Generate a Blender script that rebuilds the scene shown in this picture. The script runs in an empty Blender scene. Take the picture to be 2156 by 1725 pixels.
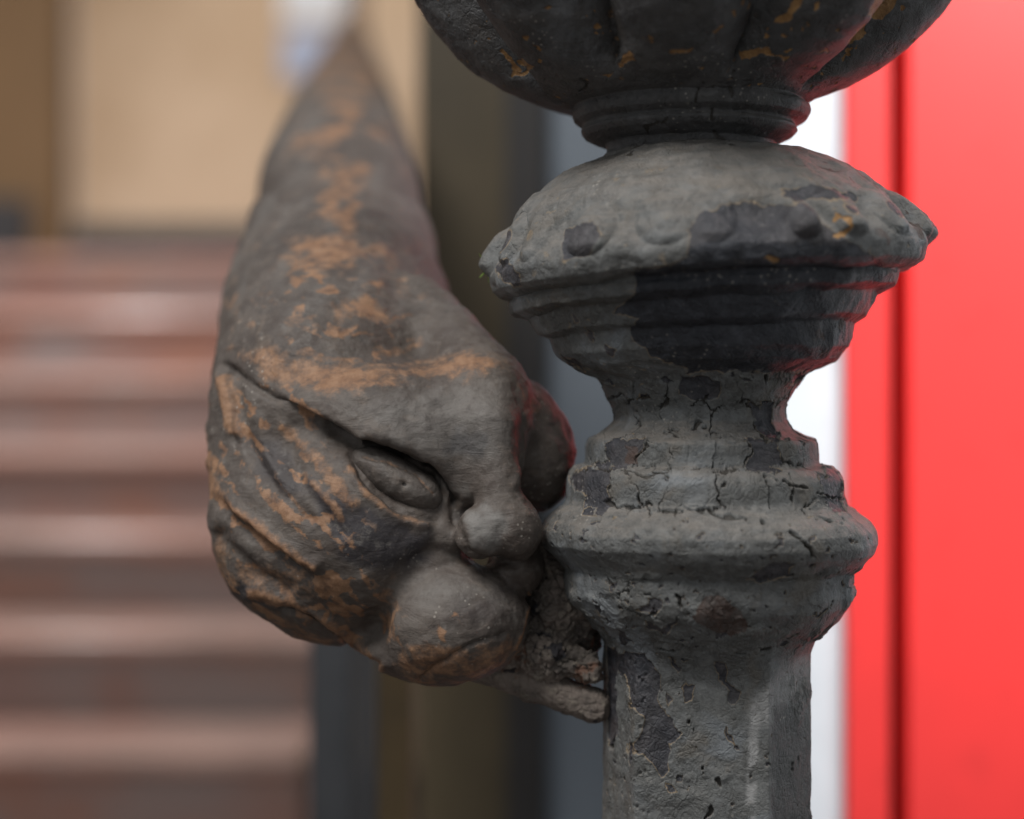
import bpy, bmesh, math
import numpy as np
from mathutils import Vector

# ------------------------------------------------------------------ camera, world, light
scn = bpy.context.scene
Z0 = 1.05            # camera height
D = 0.45             # distance of the post axis
LENS = 63.8
F = 2156 * LENS / 36.0
S = D / F            # metres per reference unit at the post
cam = bpy.data.cameras.new('camera')
cam.lens = LENS; cam.sensor_width = 36; cam.clip_start = 0.02; cam.clip_end = 60
cam.dof.use_dof = True; cam.dof.focus_distance = 0.432; cam.dof.aperture_fstop = 5.4
cam_o = bpy.data.objects.new('camera', cam)
scn.collection.objects.link(cam_o)
cam_o.location = (0, 0, Z0); cam_o.rotation_euler = (math.pi / 2, 0, 0)
scn.camera = cam_o
wd = bpy.data.worlds.new('World'); scn.world = wd; wd.use_nodes = True
wd.node_tree.nodes['Background'].inputs[0].default_value = (0.93, 0.97, 1.0, 1)
wd.node_tree.nodes['Background'].inputs[1].default_value = 0.40
scn.view_settings.view_transform = 'Standard'
scn.view_settings.look = 'None'
scn.view_settings.exposure = 0.0
scn.view_settings.gamma = 1.0


def area(name, loc, target, size, power, col=(1, 1, 1), spread=180):
    l = bpy.data.lights.new(name, 'AREA'); l.shape = 'RECTANGLE'
    l.size, l.size_y = size; l.energy = power; l.color = col; l.spread = math.radians(spread)
    o = bpy.data.objects.new(name, l); scn.collection.objects.link(o)
    o.location = loc
    o.rotation_euler = (Vector(target) - Vector(loc)).to_track_quat('-Z', 'Y').to_euler()
    return o


area('window_light', (-0.60, -0.25, Z0 + 1.25), (0.0, 0.5, Z0), (0.6, 0.6), 23, (1.0, 0.985, 0.96))
area('added_panel_light', (0.37, 0.42, Z0 + 0.43), (0.27, 0.80, Z0 - 0.10), (0.3, 0.2), 1.45, (1.0, 0.99, 0.98), 86)  # unseen lamp added to brighten the red panel and white strip
area('stair_light', (-1.29, 3.3, Z0 + 1.85), (-0.9, 4.2, Z0 - 0.1), (0.22, 0.35), 28, (1.0, 0.95, 0.96), 130)
area('added_wall_light', (-0.35, 4.7, Z0 + 1.7), (-0.70, 5.3, Z0 + 0.55), (0.6, 0.6), 2.7, (1.0, 0.93, 0.84), 140)  # unseen lamp added to brighten the beige wall towards the right


# ------------------------------------------------------------------ helpers
COL = scn.collection


def P(px, py, d):
    return Vector(((px - 1078) / F * d, d, Z0 + (862.5 - py) / F * d))


def tag(o, label=None, cat=None, group=None, kind=None):
    if label: o['label'] = label
    if cat: o['category'] = cat
    if group: o['group'] = group
    if kind: o['kind'] = kind
    return o


def empty(name, loc):
    o = bpy.data.objects.new(name, None); COL.objects.link(o); o.location = loc
    o.empty_display_size = 0.02
    return o


def link(name, me, mat, parent=None, smooth=True):
    if mat: me.materials.append(mat)
    o = bpy.data.objects.new(name, me); COL.objects.link(o)
    if parent:
        o.parent = parent
        me.transform(__import__('mathutils').Matrix.Translation(-parent_world(parent)))
    if smooth:
        me.polygons.foreach_set('use_smooth', np.ones(len(me.polygons), bool))
    return o


def parent_world(p):
    v = Vector((0, 0, 0))
    while p:
        v = v + Vector(p.location); p = p.parent
    return v


def np_mesh(name, V, Q):
    """V (n,3), Q (m,4) quads"""
    me = bpy.data.meshes.new(name)
    V = np.ascontiguousarray(V, np.float32); Q = np.ascontiguousarray(Q, np.int32)
    me.vertices.add(len(V)); me.vertices.foreach_set('co', V.ravel())
    me.loops.add(Q.size); me.loops.foreach_set('vertex_index', Q.ravel())
    me.polygons.add(len(Q))
    me.polygons.foreach_set('loop_start', np.arange(0, Q.size, 4, dtype=np.int32))
    me.update(calc_edges=True); me.validate()
    return me


def attr(me, name, a):
    at = me.attributes.new(name, 'FLOAT', 'POINT')
    at.data.foreach_set('value', np.ascontiguousarray(a, np.float32))


def box_bm(bm, lo, hi, bev=0.0, seg=2):
    r = bmesh.ops.create_cube(bm, size=1.0)
    for v in r['verts']:
        v.co = Vector([lo[i] + (v.co[i] + 0.5) * (hi[i] - lo[i]) for i in range(3)])
    if bev > 0:
        es = list({e for v in r['verts'] for e in v.link_edges})
        bmesh.ops.bevel(bm, geom=es, offset=bev, segments=seg, affect='EDGES', profile=0.5)


def box(name, lo, hi, mat, parent=None, bev=0.0, seg=2):
    bm = bmesh.new(); box_bm(bm, lo, hi, bev, seg)
    me = bpy.data.meshes.new(name); bm.to_mesh(me); bm.free()
    return link(name, me, mat, parent, smooth=False)


# ---- noise in numpy
_rng = np.random.RandomState(7)
_perm = np.concatenate([_rng.permutation(256)] * 3).astype(np.int32)
_grad = _rng.normal(size=(256, 3)).astype(np.float32)
_grad /= np.linalg.norm(_grad, axis=1, keepdims=True)
_rand = _rng.rand(256, 4).astype(np.float32)


def perlin(p):
    p = np.asarray(p, np.float32)
    i = np.floor(p).astype(np.int32); f = p - i; i &= 255
    w = f * f * f * (f * (f * 6 - 15) + 10)
    out = 0
    for dx in (0, 1):
        wx = w[:, 0] if dx else 1 - w[:, 0]
        a = _perm[i[:, 0] + dx]
        for dy in (0, 1):
            wy = w[:, 1] if dy else 1 - w[:, 1]
            b = _perm[a + i[:, 1] + dy]
            for dz in (0, 1):
                wz = w[:, 2] if dz else 1 - w[:, 2]
                g = _grad[_perm[b + i[:, 2] + dz]]
                out = out + wx * wy * wz * (g[:, 0] * (f[:, 0] - dx) + g[:, 1] * (f[:, 1] - dy) + g[:, 2] * (f[:, 2] - dz))
    return out * 1.5


def fbm(p, oct=4, gain=0.5):
    s = 0; a = 1.0
    for k in range(oct):
        s = s + a * perlin(p * (2 ** k) + 17.3 * k); a *= gain
    return s


def voronoi(p):
    """F1, F2, cell hash"""
    p = np.asarray(p, np.float32)
    i = np.floor(p).astype(np.int32)
    n = len(p)
    f1 = np.full(n, 9.0, np.float32); f2 = np.full(n, 9.0, np.float32); hid = np.zeros(n, np.float32)
    for dx in (-1, 0, 1):
        for dy in (-1, 0, 1):
            for dz in (-1, 0, 1):
                c = i + np.array([dx, dy, dz])
                h = _perm[_perm[_perm[c[:, 0] & 255] + (c[:, 1] & 255)] + (c[:, 2] & 255)]
                q = c + _rand[h, :3]
                d = np.sqrt(((p - q) ** 2).sum(1))
                m = d < f1
                f2 = np.where(m, f1, np.minimum(f2, d))
                hid = np.where(m, _rand[h, 3], hid)
                f1 = np.where(m, d, f1)
    return f1, f2, hid


def sstep(a, b, x):
    t = np.clip((x - a) / (b - a), 0, 1)
    return t * t * (3 - 2 * t)


def _boxed(fn, X, Y, pts, pad):
    xs = [p[0] for p in pts]; ys = [p[1] for p in pts]
    m = (X > min(xs) - pad) & (X < max(xs) + pad) & (Y > min(ys) - pad) & (Y < max(ys) + pad)
    out = np.full(X.shape, 1e6, np.float32)
    if m.any(): out[m] = fn(X[m], Y[m], pts)
    return out


def seg_dist(X, Y, pts): return _boxed(_seg_dist, X, Y, pts, 90)


def poly_sd(X, Y, pts): return _boxed(_poly_sd, X, Y, pts, 90)


def _seg_dist(X, Y, pts):
    d = np.full(X.shape, 1e6, np.float32)
    for (x0, y0), (x1, y1) in zip(pts[:-1], pts[1:]):
        vx, vy = x1 - x0, y1 - y0
        t = np.clip(((X - x0) * vx + (Y - y0) * vy) / (vx * vx + vy * vy + 1e-9), 0, 1)
        d = np.minimum(d, np.hypot(X - x0 - t * vx, Y - y0 - t * vy))
    return d


def _poly_sd(X, Y, pts):
    """signed distance, negative inside"""
    d = _seg_dist(X, Y, list(pts) + [pts[0]])
    ins = np.zeros(X.shape, bool)
    n = len(pts)
    for k in range(n):
        x0, y0 = pts[k]; x1, y1 = pts[(k + 1) % n]
        if y0 == y1: continue
        c = ((y0 > Y) != (y1 > Y)) & (X < (x1 - x0) * (Y - y0) / (y1 - y0) + x0)
        ins ^= c
    return np.where(ins, -d, d)


def crop(pts, ox, oy, k):
    return [(ox + k * x, oy + k * y) for x, y in pts]


# ------------------------------------------------------------------ node helpers
class NT:
    def __init__(s, name):
        s.m = bpy.data.materials.new(name); s.m.use_nodes = True
        s.t = s.m.node_tree; s.b = s.t.nodes['Principled BSDF']

    def n(s, typ, **kw):
        nd = s.t.nodes.new(typ)
        for k, v in kw.items():
            if k.startswith('i_'): nd.inputs[k[2:].replace('_', ' ')].default_value = v
            else: setattr(nd, k, v)
        return nd

    def l(s, a, b): s.t.links.new(a, b)

    def attr(s, name):
        return s.n('ShaderNodeAttribute', attribute_name=name).outputs['Fac']

    def noise(s, scale, detail=5, rough=0.55, vec=None, dist=0.0):
        nd = s.n('ShaderNodeTexNoise', i_Scale=scale, i_Detail=detail, i_Roughness=rough, i_Distortion=dist)
        if vec is None: vec = s.geo()
        s.l(vec, nd.inputs['Vector'])
        return nd.outputs['Fac']

    def geo(s):
        if not hasattr(s, '_g'): s._g = s.n('ShaderNodeNewGeometry')
        return s._g.outputs['Position']

    def nz(s):
        s.geo()
        sp = s.n('ShaderNodeSeparateXYZ'); s.l(s._g.outputs['Normal'], sp.inputs[0])
        return sp.outputs['Z']

    def scaled(s, sc):
        mp = s.n('ShaderNodeMapping'); mp.inputs['Scale'].default_value = sc
        s.l(s.geo(), mp.inputs['Vector']); return mp.outputs[0]

    def ramp(s, fac, a, b, va=0.0, vb=1.0):
        r = s.n('ShaderNodeMapRange', clamp=True, interpolation_type='SMOOTHSTEP')
        r.inputs['From Min'].default_value = a; r.inputs['From Max'].default_value = b
        r.inputs['To Min'].default_value = va; r.inputs['To Max'].default_value = vb
        s.l(fac, r.inputs['Value']); return r.outputs[0]

    def math(s, op, a, b=None):
        nd = s.n('ShaderNodeMath', operation=op)
        for k, v in enumerate((a, b)):
            if v is None: continue
            if isinstance(v, (int, float)): nd.inputs[k].default_value = v
            else: s.l(v, nd.inputs[k])
        return nd.outputs[0]

    def mix(s, fac, a, b):
        nd = s.n('ShaderNodeMix', data_type='RGBA')
        for k, v in ((0, fac), (6, a), (7, b)):
            if isinstance(v, (int, float)): nd.inputs[k].default_value = v
            elif isinstance(v, tuple): nd.inputs[k].default_value = (*v, 1) if len(v) == 3 else v
            else: s.l(v, nd.inputs[k])
        return nd.outputs[2]

    def bump(s, h, dist, strength=1.0, prev=None):
        b = s.n('ShaderNodeBump'); b.inputs['Distance'].default_value = dist
        b.inputs['Strength'].default_value = strength
        s.l(h, b.inputs['Height'])
        if prev is not None: s.l(prev, b.inputs['Normal'])
        return b.outputs[0]

    def out(s, col, rough, normal=None, spec=0.4):
        for k, v in (('Base Color', col), ('Roughness', rough), ('Normal', normal)):
            if v is None: continue
            if isinstance(v, tuple): s.b.inputs[k].default_value = (*v, 1)
            elif isinstance(v, (int, float)): s.b.inputs[k].default_value = v
            else: s.l(v, s.b.inputs[k])
        s.b.inputs['Specular IOR Level'].default_value = spec
        return s.m


def iron_paint(name, light, light2, dark, dark2, dust):
    t = NT(name)
    chip, och, brn, crk_dark, rub, glo, shd = (t.attr(k) for k in ('chip', 'ochre', 'brown', 'crack', 'rub', 'gloss', 'facet_shade'))
    n1 = t.noise(60, 6, 0.6); n2 = t.noise(320, 8, 0.7); n3 = t.noise(1500, 6, 0.75)
    n4 = t.noise(140, 8, 0.7, dist=0.6)
    st = t.noise(70, 6, 0.65, vec=t.scaled((1, 1, 7)))
    base = t.mix(t.ramp(n1, 0.32, 0.68), light, light2)
    base = t.mix(t.ramp(n4, 0.35, 0.65, 0, 0.75), base, tuple(c * f for c, f in zip(light, (0.58, 0.56, 0.54))))
    base = t.mix(t.ramp(n2, 0.48, 0.72, 0, 0.7), base, tuple(c * 1.6 for c in light))
    base = t.mix(t.ramp(n2, 0.50, 0.30, 0, 0.5), base, tuple(c * 0.6 for c in light))
    base = t.mix(t.ramp(n3, 0.54, 0.72, 0, 0.55), base, tuple(c * 0.45 for c in light))
    base = t.mix(t.ramp(n3, 0.46, 0.30, 0, 0.4), base, tuple(c * 1.7 for c in light))
    nA = t.noise(38, 5, 0.6, dist=0.5); nB = t.noise(52, 5, 0.6, dist=0.5, vec=t.scaled((1.3, 1.3, 1.3)))
    base = t.mix(t.ramp(nA, 0.53, 0.66, 0, 0.65), base, tuple(c * f for c, f in zip(light2, (1.45, 1.52, 1.62))))
    base = t.mix(t.ramp(nB, 0.54, 0.68, 0, 0.6), base, tuple(c * f for c, f in zip(light, (1.05, 0.90, 0.76))))
    # settled dust on ledges
    dz = t.math('MULTIPLY', t.ramp(t.nz(), 0.1, 0.8), t.ramp(t.math('ADD', t.math('MULTIPLY', st, 0.6), t.math('MULTIPLY', n2, 0.4)), 0.38, 0.62, 0.25, 1.0))
    base = t.mix(t.math('MULTIPLY', dz, 0.8), base, dust)
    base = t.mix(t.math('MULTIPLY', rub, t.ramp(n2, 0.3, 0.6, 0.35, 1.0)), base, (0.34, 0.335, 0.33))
    dk = t.mix(t.ramp(n1, 0.35, 0.65), dark, dark2)
    dk = t.mix(t.ramp(n2, 0.46, 0.7, 0, 0.8), dk, tuple(c * 2.0 for c in dark))
    dk = t.mix(t.ramp(n3, 0.54, 0.7, 0, 0.5), dk, tuple(c * 0.5 for c in dark))
    cm = t.ramp(chip, 0.42, 0.58)
    edge = t.math('MULTIPLY', t.ramp(chip, 0.18, 0.42), t.ramp(chip, 0.62, 0.5))
    edge = t.math('MULTIPLY', edge, t.ramp(n4, 0.40, 0.58))
    dk = t.mix(glo, dk, t.mix(t.ramp(n2, 0.4, 0.7), (0.024, 0.026, 0.033), (0.05, 0.053, 0.064)))
    base = t.mix(t.math('MULTIPLY', shd, t.ramp(n2, 0.25, 0.6, 1.0, 0.8)), base, (0.046, 0.044, 0.043))  # painted shade of the shaft's right facet
    col = t.mix(cm, base, dk)
    col = t.mix(t.math('MULTIPLY', edge, 0.8), col, (0.27, 0.20, 0.125))
    col = t.mix(t.math('MULTIPLY', t.ramp(brn, 0.35, 0.65), t.ramp(n2, 0.3, 0.6, 0.5, 0.95)), col, (0.075, 0.045, 0.035))
    col = t.mix(t.ramp(och, 0.4, 0.6), col, t.mix(t.ramp(n2, 0.35, 0.65), (0.20, 0.10, 0.035), (0.36, 0.20, 0.075)))
    col = t.mix(t.math('MULTIPLY', t.ramp(crk_dark, 0.3, 0.9), 0.8), col, (0.03, 0.024, 0.018))
    # pale specks of grit
    vo = t.n('ShaderNodeTexVoronoi', i_Scale=620.0); t.l(t.geo(), vo.inputs['Vector'])
    sp = t.math('MULTIPLY', t.ramp(vo.outputs['Distance'], 0.24, 0.14), t.ramp(t.noise(45, 4), 0.55, 0.68))
    col = t.mix(t.math('MULTIPLY', sp, 0.6), col, (0.38, 0.35, 0.31))
    rough = t.mix(cm, (0.48, 0.48, 0.48), (0.40, 0.40, 0.40)); rough = t.mix(glo, rough, (0.33, 0.33, 0.33))
    vw = t.n('ShaderNodeTexVoronoi', i_Scale=420.0, feature='DISTANCE_TO_EDGE')
    wv = t.n('ShaderNodeVectorMath', operation='ADD'); nv = t.n('ShaderNodeTexNoise', i_Scale=260.0, i_Detail=4.0)
    sc = t.n('ShaderNodeVectorMath', operation='SCALE'); sc.inputs['Scale'].default_value = 0.004
    t.l(t.geo(), nv.inputs['Vector']); t.l(nv.outputs['Color'], sc.inputs[0]); t.l(t.geo(), wv.inputs[0]); t.l(sc.outputs[0], wv.inputs[1]); t.l(wv.outputs[0], vw.inputs['Vector'])
    wr = t.math('MULTIPLY', t.ramp(vw.outputs['Distance'], 0.0, 0.16), t.ramp(n4, 0.40, 0.60))
    nb = t.bump(n3, 0.0004, 0.75)
    nb = t.bump(n2, 0.0010, 0.36, nb)
    nb = t.bump(wr, 0.0003, 0.5, nb)
    nb = t.bump(n4, 0.0016, 0.25, nb)
    return t.out(col, rough, nb, 0.45)


M = {}
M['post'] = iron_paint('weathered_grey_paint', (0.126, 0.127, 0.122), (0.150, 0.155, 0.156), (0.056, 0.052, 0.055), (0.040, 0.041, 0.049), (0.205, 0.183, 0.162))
M['bowl'] = iron_paint('weathered_black_paint', (0.062, 0.061, 0.063), (0.088, 0.085, 0.083), (0.030, 0.028, 0.030), (0.038, 0.036, 0.038), (0.13, 0.12, 0.11))


def wood_mat():
    t = NT('worn_carved_wood')
    ora, crk_dark, dust_lit, drk = (t.attr(k) for k in ('orange', 'crack', 'dust', 'dark'))
    n1 = t.noise(45, 6, 0.6); n2 = t.noise(260, 8, 0.7); n3 = t.noise(1300, 6, 0.75)
    gr = t.noise(90, 6, 0.65, vec=t.scaled((1.0, 0.25, 2.5)), dist=1.2)
    n4 = t.noise(130, 8, 0.7, dist=0.8)
    base = t.mix(t.ramp(n1, 0.3, 0.7), (0.078, 0.062, 0.053), (0.128, 0.108, 0.094))
    base = t.mix(t.ramp(gr, 0.46, 0.70, 0, 0.7), base, (0.066, 0.048, 0.040))
    base = t.mix(t.ramp(n4, 0.52, 0.70, 0, 0.6), base, (0.155, 0.118, 0.092))
    base = t.mix(t.math('MULTIPLY', t.ramp(drk, 0.2, 0.8), t.ramp(n2, 0.25, 0.55, 0.6, 1.0)), base, (0.042, 0.037, 0.040))
    base = t.mix(t.math('MULTIPLY', t.ramp(dust_lit, 0.1, 0.9), t.ramp(n2, 0.25, 0.65, 0.45, 0.9)), base, (0.20, 0.19, 0.178))
    base = t.mix(t.ramp(n2, 0.52, 0.72, 0, 0.6), base, (0.18, 0.162, 0.146))
    base = t.mix(t.ramp(n2, 0.46, 0.30, 0, 0.6), base, (0.055, 0.047, 0.044))
    base = t.mix(t.ramp(n3, 0.54, 0.70, 0, 0.5), base, (0.05, 0.043, 0.04))
    oc = t.mix(t.ramp(n2, 0.35, 0.65), (0.20, 0.098, 0.05), (0.31, 0.175, 0.10))
    om = t.math('ADD', ora, t.math('MULTIPLY', t.math('SUBTRACT', n2, 0.5), 2.2))
    om = t.math('ADD', om, t.math('MULTIPLY', t.math('SUBTRACT', n1, 0.5), 1.6))
    om = t.math('MULTIPLY', t.ramp(om, 0.25, 1.0), t.ramp(ora, 0.05, 0.4))
    col = t.mix(t.math('MULTIPLY', om, 0.88), base, oc)
    col = t.mix(t.math('MULTIPLY', t.ramp(crk_dark, 0.25, 0.8), 0.92), col, (0.016, 0.013, 0.011))
    vo = t.n('ShaderNodeTexVoronoi', i_Scale=560.0); t.l(t.geo(), vo.inputs['Vector'])
    sp = t.math('MULTIPLY', t.ramp(vo.outputs['Distance'], 0.22, 0.12), t.ramp(t.noise(38, 4), 0.52, 0.66))
    col = t.mix(t.math('MULTIPLY', sp, 0.6), col, (0.42, 0.38, 0.33))
    nb = t.bump(n3, 0.0003, 0.5)
    nb = t.bump(n2, 0.0010, 0.36, nb)
    nb = t.bump(gr, 0.0014, 0.35, nb)
    return t.out(col, t.ramp(n1, 0.3, 0.7, 0.46, 0.58), nb, 0.32)


M['wood'] = wood_mat()


def rough_iron():
    t = NT('rusty_crusted_iron')
    n1 = t.noise(70, 6, 0.65); n2 = t.noise(330, 6, 0.7); n3 = t.noise(1400, 4, 0.7)
    c = t.mix(t.ramp(n1, 0.38, 0.62), (0.085, 0.072, 0.063), (0.19, 0.155, 0.132))
    c = t.mix(t.ramp(n2, 0.5, 0.72, 0, 0.8), c, (0.26, 0.225, 0.18))
    c = t.mix(t.ramp(t.noise(110, 4), 0.6, 0.68, 0, 0.8), c, (0.17, 0.085, 0.055))
    c = t.mix(t.ramp(t.noise(150, 4), 0.62, 0.66, 0, 0.9), c, (0.022, 0.022, 0.027))
    nb = t.bump(n3, 0.0002, 0.7); nb = t.bump(n2, 0.0012, 0.7, nb)
    return t.out(c, 0.75, nb, 0.3)


M['rust'] = rough_iron()


def plain(name, c, rough, var=0.12, scale=9.0, spec=0.4, c2=None, bump=0.0):
    t = NT(name)
    n = t.noise(scale, 5, 0.6); n2 = t.noise(scale * 9, 5, 0.6)
    lo = tuple(x * (1 - var) for x in c); hi = c2 or tuple(min(1, x * (1 + var)) for x in c)
    col = t.mix(t.ramp(n, 0.35, 0.65), lo, hi)
    col = t.mix(t.ramp(n2, 0.55, 0.75, 0, 0.35), col, tuple(x * 0.7 for x in c))
    nb = t.bump(n2, bump, 0.5) if bump else None
    return t.out(col, rough, nb, spec)


M['red'] = plain('red_gloss_paint', (0.84, 0.036, 0.034), 0.42, 0.05, 6, spec=0.75)
M['seam'] = plain('dark_red_groove', (0.10, 0.006, 0.006), 0.5, 0.1, 4)
M['white'] = plain('white_paint', (0.66, 0.70, 0.745), 0.5, 0.06, 14)
M['slate'] = plain('slate_blue_paint', (0.17, 0.196, 0.228), 0.55, 0.12, 3)
M['brownpanel'] = plain('dark_olive_brown_wood', (0.068, 0.051, 0.028), 0.5, 0.3, 3)
M['darkframe'] = plain('near_black_timber', (0.030, 0.027, 0.026), 0.5, 0.2, 3)
M['bar'] = plain('dark_grey_iron', (0.028, 0.029, 0.032), 0.5, 0.15, 12)
M['goldbar'] = plain('dark_gold_brown_iron', (0.05, 0.032, 0.012), 0.5, 0.2, 12)
M['beige'] = plain('beige_plaster', (0.44, 0.305, 0.185), 0.8, 0.1, 0.9, c2=(0.55, 0.41, 0.28), bump=0.002)
M['shaded_wall'] = plain('shaded_plaster', (0.17, 0.10, 0.045), 0.8, 0.1, 1.2)  # the shade on the far left wall is put into this colour
def stair_wood(name, a_, b_, c_, rough, spec):
    t = NT(name)
    n = t.noise(2.2, 6, 0.6, vec=t.scaled((1, 1.6, 1.6)), dist=0.8); m = t.noise(5.5, 6, 0.65, vec=t.scaled((0.6, 2, 2)))
    col = t.mix(t.ramp(n, 0.35, 0.6), a_, b_)
    col = t.mix(t.ramp(m, 0.50, 0.66, 0, 0.8), col, c_)
    return t.out(col, t.ramp(m, 0.35, 0.65, rough, rough + 0.12), None, spec)


M['tread'] = stair_wood('red_brown_varnished_tread', (0.45, 0.25, 0.195), (0.46, 0.305, 0.25), (0.25, 0.18, 0.15), 0.17, 0.4)
M['riser'] = stair_wood('shaded_riser_varnish', (0.25, 0.135, 0.105), (0.24, 0.19, 0.175), (0.30, 0.13, 0.075), 0.34, 0.4)  # riser shade and its cool grey reflection are mixed into these colours
M['skirt'] = plain('black_brown_skirting', (0.03, 0.028, 0.028), 0.5)
M['floor'] = plain('brown_floor_boards', (0.10, 0.075, 0.06), 0.6, 0.2, 3)
M['signwhite'] = plain('white_card', (0.55, 0.56, 0.57), 0.5, 0.02)
M['signblue'] = plain('pale_blue_card', (0.30, 0.34, 0.44), 0.5, 0.04)
M['moss'] = plain('green_fibre', (0.22, 0.34, 0.07), 0.8, 0.2, 300)
M['hair'] = plain('dark_red_thread', (0.10, 0.03, 0.025), 0.7)

# ------------------------------------------------------------------ the setting
bm = bmesh.new(); box_bm(bm, (-6, -2, -0.1), (4, 9, 0))
me = bpy.data.meshes.new('floor'); bm.to_mesh(me); bm.free()
tag(link('floor', me, M['floor'], smooth=False), kind='structure')

# ------------------------------------------------------------------ staircase behind
st = empty('staircase', (-1.2, 2.5, 0.0))
tag(st, 'worn red-brown wooden staircase rising to the landing, out of focus', 'staircase')
RISE, RUN = 0.163, 0.28
h0, d0 = -0.41, 3.32
sx0, sx1 = -3.4, -0.35
for k in range(-3, 6):
    d = d0 + RUN * k; z = Z0 + h0 + RISE * k
    if z - RISE < 0.02: zb = 0.0
    else: zb = z - RISE
    box('riser', (sx0, d + 0.03, zb - 0.001), (sx1, d + 0.05, z - 0.034), M['riser'], st)
    last = (k == 5)
    box('tread', (sx0, d, z - 0.033), (sx1, d + RUN + 0.03 + (0.55 if last else 0), z), M['tread'], st, 0.015, 5)

zl = Z0 + h0 + RISE * 5
wl = empty('wall', (-1.2, 5.3, 0)); tag(wl, 'beige plaster wall above the stair landing', 'wall')
box('plaster', (-1.28, 5.3, 0), (0.9, 5.45, 4.0), M['beige'], wl)
box('skirting', (-1.275, 5.27, zl + 0.002), (-0.3, 5.298, zl + 0.135), M['skirt'], wl, 0.006)
w2 = empty('wall', (-1.9, 5.1, 0)); tag(w2, 'wall at the left edge behind the stairs, its shade put into the ochre brown colour', 'wall')
box('plaster', (-6.0, 5.16, 0), (-1.285, 5.298, 4.0), M['shaded_wall'], w2)
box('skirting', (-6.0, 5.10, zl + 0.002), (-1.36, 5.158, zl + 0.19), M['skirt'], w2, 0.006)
sg = empty('wall_notice', P(650, 60, 5.27)); tag(sg, 'small white notice with pale blue lower half on the beige wall', 'notice')
a = P(592, -60, 5.27); b = P(740, 44, 5.27); box('white_sheet', (a.x, 5.285, b.z), (b.x, 5.298, a.z), M['signwhite'], sg, 0.003)
a = P(592, 62, 5.27); b = P(705, 165, 5.27); box('blue_sheet', (a.x, 5.285, b.z), (b.x, 5.298, a.z), M['signblue'], sg, 0.003)
un = empty('upper_newel', P(748, 60, 4.75)); tag(un, 'slim dark post at the top of the stairs where the handrail ends', 'newel post')
a = P(728, 0, 4.75); b = P(768, 0, 4.75)
box('shaft', (a.x, 4.73, zl + 0.002), (b.x, 4.78, Z0 + 1.25), M['darkframe'], un, 0.004)
box('cap', (a.x - 0.012, 4.72, Z0 + 1.2505), (b.x + 0.012, 4.79, Z0 + 1.29), M['darkframe'], un, 0.01)

# dark cabinet / door jambs right of the stairs
dk = empty('dark_door', (-0.02, 1.05, 0)); tag(dk, 'dark olive brown timber door with near black frame behind the handrail', 'door')
xa, xb, xc = [(p - 1078) / F * 1.05 for p in (880, 1062, 1150)]
box('door_panel', (xa, 1.055, 0.0), (xb + 0.01, 1.09, 2.3), M['brownpanel'], dk, 0.0008)
box('door_frame', (xb + 0.001, 1.05, 0.0), (xc, 1.11, 2.3), M['darkframe'], dk, 0.0008)
sl = empty('slate_panel', (0.06, 1.05, 0)); tag(sl, 'slate blue painted panel behind the iron post', 'panel')
xd = (1500 - 1078) / F * 1.06
box('board', (xc - 0.012, 1.06, 0.0), (xd, 1.09, 2.3), M['slate'], sl, 0.0008)
wp = empty('white_wall', (0.15, 0.8, 0)); tag(wp, 'narrow bright white wall strip between the post and the red panel', 'wall')
xe = (1540 - 1078) / F * 0.751
box('plaster', (xe, 0.751, 0.0), (0.137, 0.80, 1.6), M['white'], wp)
box('plaster', (0.138, 0.792, 0.0), (1.8, 0.84, 2.6), M['white'], wp)
rp = empty('red_panel', (0.3, 0.75, 0)); tag(rp, 'bright red painted boarded panel with one dark vertical groove', 'panel')
xr = (1780 - 1078) / F * 0.75; xs = (1870 - 1078) / F * 0.75; xt = (1908 - 1078) / F * 0.75
box('board', (xr, 0.745, Z0 - 0.6), (xs, 0.785, Z0 + 0.34), M['red'], rp, 0.0012)
box('board', (xt, 0.745, Z0 - 0.6), (0.31, 0.785, Z0 + 0.34), M['red'], rp, 0.0012)
box('groove_backing', (xs - 0.002, 0.768, Z0 - 0.6), (xt + 0.002, 0.783, Z0 + 0.34), M['seam'], rp)

# ------------------------------------------------------------------ newel post
PROF = """-330 1436 1438;-325 1300 1575;-290 1080 1800;-220 900 1980;-120 835 2035;0 888 1985;60 930 1938;110 972 1890;150 1015 1838;180 1055 1785;205 1110 1722;222 1165 1692
228 1208 1702;240 1205 1706;255 1210 1698;264 1224 1676;268 1228 1670;278 1222 1680;290 1232 1668;300 1255 1645;306 1275 1632;320 1280 1632
330 1268 1642;340 1225 1690;360 1180 1745;385 1145 1785;399 1130 1800;404 1118 1812;430 1095 1840;455 1080 1868;470 1072 1885;500 1050 1920;530 1036 1940;556 1032 1946;585 1040 1935;596 1054 1918;603 1082 1886;613 1074 1888;632 1080 1880;644 1116 1836;660 1122 1830;686 1132 1816;698 1156 1790;740 1172 1788;765 1195 1762;783 1228 1712
790 1244 1698;800 1258 1690;830 1275 1668;858 1290 1650;885 1290 1650;905 1272 1665;918 1252 1692
925 1240 1716;932 1236 1721;970 1232 1720;977 1230 1722;982 1208 1748;995 1198 1762;1010 1194 1770;1050 1194 1773;1062 1188 1780;1075 1168 1796;1095 1148 1822;1115 1140 1836;1140 1142 1839;1160 1158 1832;1185 1184 1808;1198 1190 1788;1215 1186 1785;1245 1190 1787;1270 1204 1780;1300 1235 1760;1325 1262 1728;1345 1271 1712
1370 1272 1703;1400 1270 1702;1800 1268 1703;2000 1268 1704""".replace('\n', ';')
PR = np.array([[float(v) for v in r.split()] for r in PROF.split(';')], np.float64)
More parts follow.
